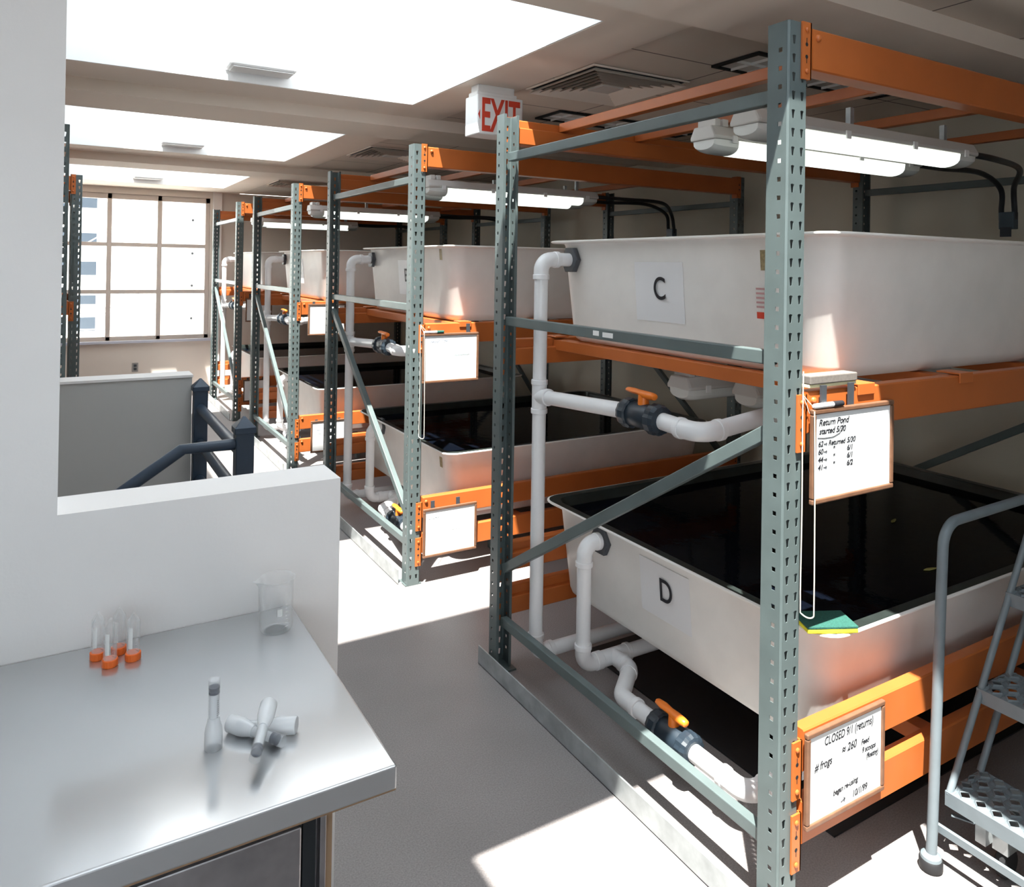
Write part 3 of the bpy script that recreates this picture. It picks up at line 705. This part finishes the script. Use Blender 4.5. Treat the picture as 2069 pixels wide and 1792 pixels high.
# markers, strings, pads, sponge
def marker(x, y, z, rot, cap, label):
    t = empty('marker_pen', (x, y, z), rot); tag(t, label, 'marker', 'marker pens on the whiteboards')
    MB().tube([(0,0,0),(.004,0,0),(.008,0,0),(.085,0,0)], [.003,.006,.0072,.0075], 14).build('barrel', 'white', t, smooth=40)
    MB().tube([(.083,0,0),(.125,0,0),(.128,0,0)], [.0082,.0078,.004], 14).build('marker_cap', cap, t, smooth=40); t.rotation_euler = (0, .0, rot); return t
marker(.078, yb-.006, 1.4365, 0, 'ink', 'white marker with black cap lying on the frame of the returned-frogs whiteboard')
marker(.062, Y0[1]+yb-.006, 1.4262, 0, 'green', 'white marker with green cap on the whiteboard frame by tank E')
def string(y0, zt, zb, lab, x=.068, w=.045):
    pts = []
    n = 26
    ztop = zt
    left = [(x-.004-.001*math.sin(k*.7), y0-.0125, ztop-(ztop-zb-w*.45)*k/12) for k in range(13)]
    arc = [(x-.004+w/2-w/2*math.cos(PI*k/10), y0-.0125-.03*math.sin(PI*k/20), zb+w*.45-w*.5*math.sin(PI*k/10)) for k in range(1, 10)]
    right = [(x+w-.004-.008*(k/12)**2, y0-.042+.0*k, zb+w*.45+(1.425-zb-w*.45)*k/12) for k in range(13)]
    o = MB().tube(left+arc+right, .0019, 6); o.tube([(x-.002, y0-.012, 1.46),(x+.006, y0-.016, 1.44),(x+.016, y0-.018, 1.415)], .0012, 5)
    o.tube([(x-.003, y0-.012, 1.465),(x+.010, y0-.016, 1.45),(x+.022, y0-.020, 1.437)], .0014, 5)
    o = o.build('marker_string', 'string', None, smooth=60); tag(o, lab, 'string', 'marker strings on the posts')
string(Y0[0], 1.53, .865, 'white string looped down the front post of the nearest rack', .066, .018)
string(Y0[1], 1.47, .83, 'white string looped down the front post of the second rack', .058, .018)
pad = empty('scrub_pad', (.08, -.018, 1.4832)); tag(pad, 'grey scrub pad on a thin pale pad, on the beam under tank C', 'pad')
MB().box(0,.205,0,.045,0,.010).build('lower_pad', 'cream', pad, bevel=.002); MB().box(.0,.205,-.004,.045,.010,.034).build('upper_pad', 'grey_pad', pad, bevel=.003)
sp = empty('sponge', (.222, .085, ZL+TH+.0015), -.46); tag(sp, 'green and yellow sponge on the corner of tank D', 'sponge')
MB().box(0,.155,0,.105,0,.013).build('foam', 'yellow', sp, bevel=.003); MB().box(0,.155,0,.105,.013,.021).build('scouring_layer', 'green', sp, bevel=.002)

# ================================================================== ceiling fittings
def diffuser(x, y, lab):
    t = empty('air_vent', (x, y, 2.751)); tag(t, lab, 'vent', 'square ceiling air vents'); s_ = .60
    MB().box(.01, s_-.01, .01, s_-.01, -.003, .0).build('backing', 'dark', t); MB().box(0,s_,0,.012,-.007,0).box(0,s_,s_-.012,s_,-.007,0).box(0,.012,.012,s_-.012,-.007,0).box(s_-.012,s_,.012,s_-.012,-.007,0).build('frame', 'gyp', t)
    for k in range(6):
        a0 = .012+k*.038; mb = MB()
        def rg(i, z): return [(i,i,z),(s_-i,i,z),(s_-i,s_-i,z),(i,s_-i,z)]
        mb.loft([rg(a0, -.026), rg(a0+.024, -.006), rg(a0+.026, -.004), rg(a0+.002, -.027)], cap0=False, cap1=False); mb.build('louvre', 'gyp', t)
    MB().box(.235, .365, .235, .365, -.026, -.004).build('centre_plate', 'fix', t); return t
for y, lab in ((1.44, 'square louvred ceiling vent beside the exit sign, nearest'), (4.40, 'square louvred ceiling vent above the second rack'), (7.42, 'square louvred ceiling vent above the third rack')):
    diffuser(.415, y, lab)
def troffer(x, y, w, d, lab):
    t = empty('ceiling_light', (x, y, 2.752)); tag(t, lab, 'light', 'unlit recessed ceiling lights')
    mb = MB()
    for a in ((0,w,0,.02),(0,w,d-.02,d),(0,.02,.02,d-.02),(w-.02,w,.02,d-.02)): mb.box(a[0],a[1],a[2],a[3],-.012,0)
    mb.build('frame', 'dark', t); MB().box(.018,w-.018,.018,d-.018,-.004,0).build('reflector', 'fix', t)
    n = max(2, int(w/.1)); g = MB()
    for k in range(1, n): g.box(k*w/n-.002, k*w/n+.002, .02, d-.02, -.016, -.004)
    g.box(.02, w-.02, d/2-.002, d/2+.002, -.016, -.004); g.build('louvre', 'white', t); return t
troffer(.885, .885, 1.19, .28, 'unlit narrow ceiling light above the nearest rack')
troffer(.875, 2.395, 1.19, .28, 'unlit narrow ceiling light between the first and second racks')

# exit sign
ex = empty('exit_sign', (.13, 2.10, 2.485)); tag(ex, 'white and red EXIT sign hanging from the ceiling', 'sign')
MB().box(.02,.24,-.02,.06,.225,.265).build('mount', 'white', ex, bevel=.004); MB().box(.01,.25,-.03,.07,.2,.228).build('bracket', 'white', ex, bevel=.006)
MB().box(0,.272,-.055,.085,0,.205).build('housing', 'white', ex, bevel=.006)
arrow_text('EXIT', .240, 'red', ex, 'lettering', (.020, -.0558, .020), X_, Z_, xs=.47, extr=.0008, bold=.005)
MB().use('red').loft([[(.003,-.0565,.10),(.014,-.0565,.075),(.014,-.0565,.125)], [(.003,-.0552,.10),(.014,-.0552,.075),(.014,-.0552,.125)]]).build('arrow', None, ex)

# ================================================================== steel worktop
TT = .874
wk = empty('work_table', (-1.134, .70, 0)); tag(wk, 'stainless steel worktop with cabinet below, against the low wall', 'worktop')
mb = MB(); mb.box(-2.2, 0, -.767, -.004, TT-.045, TT); mb.build('worktop', 'stainless', wk, bevel=.004, seg=3)
MB().box(-2.2, -.0, -.763, -.755, TT-.049, TT-.045).build('edge_seal', 'seal', wk)
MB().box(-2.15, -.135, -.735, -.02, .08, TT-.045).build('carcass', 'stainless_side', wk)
MB().box(-.115-.014, -.115, -.745, -.02, 0, TT-.045).build('side_panel', 'seal', wk)
MB().box(-.140, -.129, -.755, -.735, 0, TT-.05).build('corner_trim', 'stainless_side', wk, bevel=.001)
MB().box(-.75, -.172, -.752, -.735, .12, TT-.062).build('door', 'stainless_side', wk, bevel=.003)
MB().box(-.168, -.145, -.745, -.735, .10, TT-.055).build('door_gap', 'dark', wk)

def glass_open(mb, prof_out, t, n=28, spout=None):
    rings = []
    pr = prof_out+[(max(r-t, .0005), z+(t if i == 0 else 0)) for i, (r, z) in reversed(list(enumerate(prof_out)))]
    for r, z in pr:
        rg = []
        for k in range(n):
            a = 2*PI*k/n; q = r
            if spout and z > spout[1]:
                d = abs((a-spout[0]+PI) % (2*PI)-PI); q = r+.014*math.exp(-(d/.22)**2)*(z-spout[1])/spout[2]
            rg.append((q*math.cos(a), q*math.sin(a), z))
        rings.append(rg)
    mb.loft(rings); return mb
bk = empty('beaker', (-1.205, .568, TT)); tag(bk, 'tall clear glass beaker with pouring lip on the steel worktop', 'beaker')
glass_open(MB(), [(.030,0),(.036,.002),(.040,.008),(.041,.02),(.041,.118),(.042,.126),(.046,.133)], .0022, 32, (PI*1.02, .11, .022)).build('vessel', 'labglass', bk, smooth=40)
mk = MB()
for k in range(7):
    a0 = -1.25
    mk.tube([(.0415*math.cos(a0+u*(.10 if k % 2 else .16)), .0415*math.sin(a0+u*(.10 if k % 2 else .16)), .022+k*.009) for u in (0, .33, .66, 1)], .0005, 4)
mk.build('graduation', 'white', bk)
lgo = MB(); lgo.add([(.0417*math.cos(a), .0417*math.sin(a), z) for z in (.05, .068) for a in (-1.75, -1.6, -1.45)], [(0,1,4,3),(1,2,5,4)]); lgo.build('white_patch', 'white', bk, solid=.0003)

def tube_up(x, y, lab):
    t = empty('centrifuge_tube', (x, y, TT)); tag(t, lab, 'tube', 'capped tubes standing on their orange caps')
    pr = [(.0165,0),(.0172,.0015),(.0172,.0155),(.0160,.0165)]; n = 36; rg = []
    for r, z in pr: rg.append([(r*(1 if k % 2 else .97)*math.cos(2*PI*k/n), r*(1 if k % 2 else .97)*math.sin(2*PI*k/n), z) for k in range(n)])
    MB().loft(rg).build('tube_cap', 'cap', t)
    MB().lathe([(.0135,.0165),(.0142,.018),(.0142,.085),(.0136,.09),(.003,.107),(.0012,.110)], n=20).build('tube_body', 'labglass', t, smooth=40)
    MB().lathe([(.0128,.0166),(.0128,.085),(.002,.104)], n=16).build('inner_wall', 'labglass', t, smooth=40)
    lb = MB(); a0 = -2.1; lb.add([(.0146*math.cos(a0+d), .0146*math.sin(a0+d), z) for z in (.030, .078) for d in (-.32,-.1,.12,.34)], [(0,1,5,4),(1,2,6,5),(2,3,7,6)]); lb.build('write_on_label', 'white', t, solid=.0003)
    gd = MB()
    for k in range(8): gd.tube([(.0146*math.cos(a0+.75+u*.2), .0146*math.sin(a0+.75+u*.2), .03+k*.006) for u in (0,.5,1)], .0004, 4)
    gd.build('graduation', 'tan', t); return t
for x, y, l_ in ((-1.600,.628,'left'), (-1.577,.578,'front'), (-1.556,.632,'rear'), (-1.529,.585,'right')):
    tube_up(x, y, 'clear conical tube standing on its orange cap, the %s one of four' % l_)
def syringe(loc, rot, lab, tilt=0, up_=False, g=None):
    t = empty('blood_tube', loc); tag(t, lab, 'tube', 'clear plastic tubes with white bulb holders')
    # along local +Z: wide holder, neck, barrel with dark stopper near the end
    MB().lathe([(.0150,0),(.0165,.002),(.0165,.030),(.0150,.040),(.0118,.052),(.0110,.056),(.0108,.060)], n=24).build('holder', 'milky', t, smooth=40)
    MB().lathe([(.0104,.056),(.0106,.058),(.0106,.128),(.0104,.132)], n=22).build('barrel', 'clear', t, smooth=40)
    MB().lathe([(.0098,.105),(.0100,.1055),(.0100,.110),(.0088,.111),(.0088,.114),(.0100,.115),(.0100,.118),(.002,.119)], n=20).build('stopper', 'stopper', t, smooth=40)
    MB().lathe([(.0085,.058),(.0085,.104)], n=16).build('core', 'milky', t, smooth=40)
    mk = MB()
    for k in range(9): mk.tube([(.0107*math.cos(-1.2+u*.4), .0107*math.sin(-1.2+u*.4), .062+k*.004) for u in (0,.5,1)], .0004, 4)
    mk.build('graduation', 'ink', t)
    t.rotation_euler = rot; return t
def lay(x, y, z, dx, dy, dz, lab):
    v = Vector((dx,dy,dz)).normalized(); q = v.to_track_quat('Z', 'Y'); t = syringe((x,y,z), q.to_euler(), lab); return t
syringe((-1.422,.150,TT), (0,0,0), 'clear plastic tube standing upright on its bulb on the worktop')
lay(-1.272,.118,TT+.0168,-.10,.058,-.003, 'clear plastic tube lying at the back under the two crossed tubes')
lay(-1.385,.190,TT+.0168,.075,-.10,-.004, 'clear plastic tube lying left to lower right under the top tube')
lay(-1.318,.152,TT+.055,-.052,-.118,-.0265, 'clear plastic tube lying on top across the other two')

# ================================================================== rolling ladder
la = empty('step_ladder', (.62, -.065, 0)); tag(la, 'grey rolling step ladder in front of the nearest rack', 'ladder')
WD = .52   # width towards the camera
ya, yb2 = 0, -WD
steps = [(.055, .215), (.225, .485), (.395, .755), (.565, 1.025)]
for y in (ya, yb2):
    MB().tube(fillet([(-.01, y, .045), (.035, y, 1.035), (.62, y, 1.045), (1.25, y, 1.75)], .075, 9), .0155, 18).build('handrail', 'ladder', la, smooth=50)
    st_ = MB()
    st_.tube([(.06, y-.012, .205), (.74, y-.012, 1.285)], .0105, 12)
    st_.build('stringer', 'ladder', la, smooth=50)
    MB().tube([(.235, y-.012, .22), (.86, y-.012, 1.20)], .0105, 12).build('stringer', 'ladder', la, smooth=50)
    ft = MB().use('rubber').lathe([(.030,0),(.033,.004),(.033,.030),(.030,.034)], (-.012,y,0), 24).use('ladder').lathe([(.0295,.034),(.028,.042),(.016,.050)], (-.012,y,0), 24)
    ft.build('foot', None, la, smooth=40)
    MB().lathe([(.030,0),(.033,.004),(.033,.05),(.016,.06)], (.80,y,0), 20).build('foot', 'rubber', la, smooth=40)
    MB().tube([(.80, y, .05), (.80, y, 1.30)], .0155, 14).build('rear_leg', 'ladder', la, smooth=50)
MB().bar((.02, ya, .115), (.02, yb2, .115), .012, .022).build('cross_tie', 'ladder', la)
MB().bar((.80, ya, .30), (.80, yb2, .30), .012, .03).build('cross_tie', 'ladder', la)
for x, z in steps:
    s_ = MB(); d_ = .20; y0_, y1_ = yb2+.012, ya-.004
    # punched tread: cells with a diamond opening
    nx, ny = 4, 11; cx_, cy_ = d_/nx, (y1_-y0_)/ny
    for i in range(nx):
        for j in range(ny+1):
            off = cy_/2 if i % 2 else 0
            u0, u1 = x+i*cx_, x+(i+1)*cx_; v0, v1 = y0_+(j-.5)*cy_+off, y0_+(j+.5)*cy_+off
            v0, v1 = max(v0, y0_), min(v1, y1_)
            if v1-v0 < .01: continue
            uc, vc = (u0+u1)/2, (v0+v1)/2; a_, b_ = cx_*.40, (v1-v0)*.36
            bp = [(u0,v0),(uc,v0),(u1,v0),(u1,vc),(u1,v1),(uc,v1),(u0,v1),(u0,vc)]
            hp = [(uc-a_*.5,vc-b_*.6),(uc,vc-b_),(uc+a_*.5,vc-b_*.6),(uc+a_,vc),(uc+a_*.5,vc+b_*.6),(uc,vc+b_),(uc-a_*.5,vc+b_*.6),(uc-a_,vc)]
            rg2 = [(uc+(p-uc)*1.18, vc+(q-vc)*1.18) for p, q in hp]
            vs = [(p, q, z) for p, q in bp]+[(p, q, z+.003) for p, q in rg2]+[(p, q, z+.007) for p, q in hp]
            s_.add(vs, [(k,(k+1)%8,8+(k+1)%8,8+k) for k in range(8)]+[(8+k,8+(k+1)%8,16+(k+1)%8,16+k) for k in range(8)])
    t = s_.build('tread', 'ladder', la, solid=.0025, off=-1)
    MB().box(x-.003, x+.001, y0_-.008, y1_, z-.042, z+.001).box(x+d_-.002, x+d_+.002, y0_, y1_, z-.03, z+.001).box(x, x+d_, y1_-.002, y1_+.001, z-.03, z+.001).build('tread_lip', 'ladder', t)
MB().bar((.06, ya-.02, .15), (.30, yb2+.02, .15), .014, .004).build('cross_brace', 'ladder', la)
MB().bar((.06, yb2+.02, .14), (.30, ya-.02, .14), .014, .004).build('cross_brace', 'ladder', la)
for y in (ya-.10, yb2+.10):
    MB().box(.07, .11, y-.015, y+.015, .11, .172).build('spring_bracket', 'galv', la)
for y in (ya-.13, yb2+.13):
    cs = MB().use('galv').box(.12,.19,y-.022,y+.022,.085,.17).use('rubber'); cs.lathe([(.040,-.014),(.044,-.010),(.044,.010),(.040,.014)], (.155,y,.0455), 22, Matrix.Rotation(PI/2, 3, 'X'))
    cs.build('caster', None, la, smooth=30)

# ================================================================== outside the window
ow = empty('concrete_building', (0, 13.2, 0)); tag(ow, 'pale concrete building wall close outside the window', 'building')
MB().box(-1.008, 9, 0, 6, -.45, 12).build('wall', 'facade', ow)
for x in (-.216, 0, 1.2): MB().box(x-.010, x+.010, -.010, .002, -.45, 12).build('panel_joint', 'outgrey', ow)
for z in (.783, 1.368, 1.944, 2.539):
    MB().lathe([(.022,0),(.022,.004)], (.30,0,z), 10, Matrix.Rotation(PI/2, 3, 'X')).build('tie_hole', 'dark', ow)
ob = empty('office_building', (0, 22, 0)); tag(ob, 'white building with window bands seen at the left of the far window', 'building')
MB().box(-14, 4.2, 0, 8, -.45, 16).build('wall', 'facade2', ob)
for z, z2 in ((-.12, .25), (.60, .84), (1.385, 1.75), (2.27, 2.52), (3.2, 3.6)):
    for x0, w_ in ((-4.2, 1.2), (-2.8, 1.2), (-1.42, .65)): MB().box(x0, x0+w_, -.03, .01, z, z2).build('window', 'glass_dark', ob)
ol = empty('light_pole', (-.65, 12.2, 0)); tag(ol, 'thin grey lamp post outside the middle window panes', 'lamp post')
MB().tube([(0,0,-.45),(0,0,2.12)], .028, 10).build('pole', 'outgrey', ol, smooth=60); MB().box(-.26,.03,-.03,.03,2.15,2.18).build('arm', 'outgrey', ol); MB().box(-.07,.05,-.05,.05,2.09,2.15).build('lamp_head', 'outgrey', ol)
og = empty('roof_railing', (-.63, 11.5, 0)); tag(og, 'thin metal railing outside the lower window panes', 'railing')
for z in (1.09, 1.01, .765): MB().tube([(-4,0,z),(0,0,z)], .010, 8).build('rail', 'outgrey', og)
for x in (-4, -2.5, -1.2, 0): MB().tube([(x,0,-.45),(x,0,1.09)], .012, 8).build('post', 'outgrey', og)
oc = MB().bar((-1.5, 12.8, 1.98), (.0, 12.8, 3.0), .02, .02).bar((-.84, 12.8, 2.44), (-.87, 12.8, -.45), .012, .012).bar((-.84, 12.8, 2.44), (-.87, 12.8, 3.4), .02, .02).build('sloping_pipe', 'outgrey'); tag(oc, 'thin grey sloping cable pipe outside the top window panes', 'pipe')
rf = MB().box(-9, 9, 9.9, 30, -.6, -.45).build('terrace', 'facade'); tag(rf, 'pale flat roof outside below the far window', 'roof')
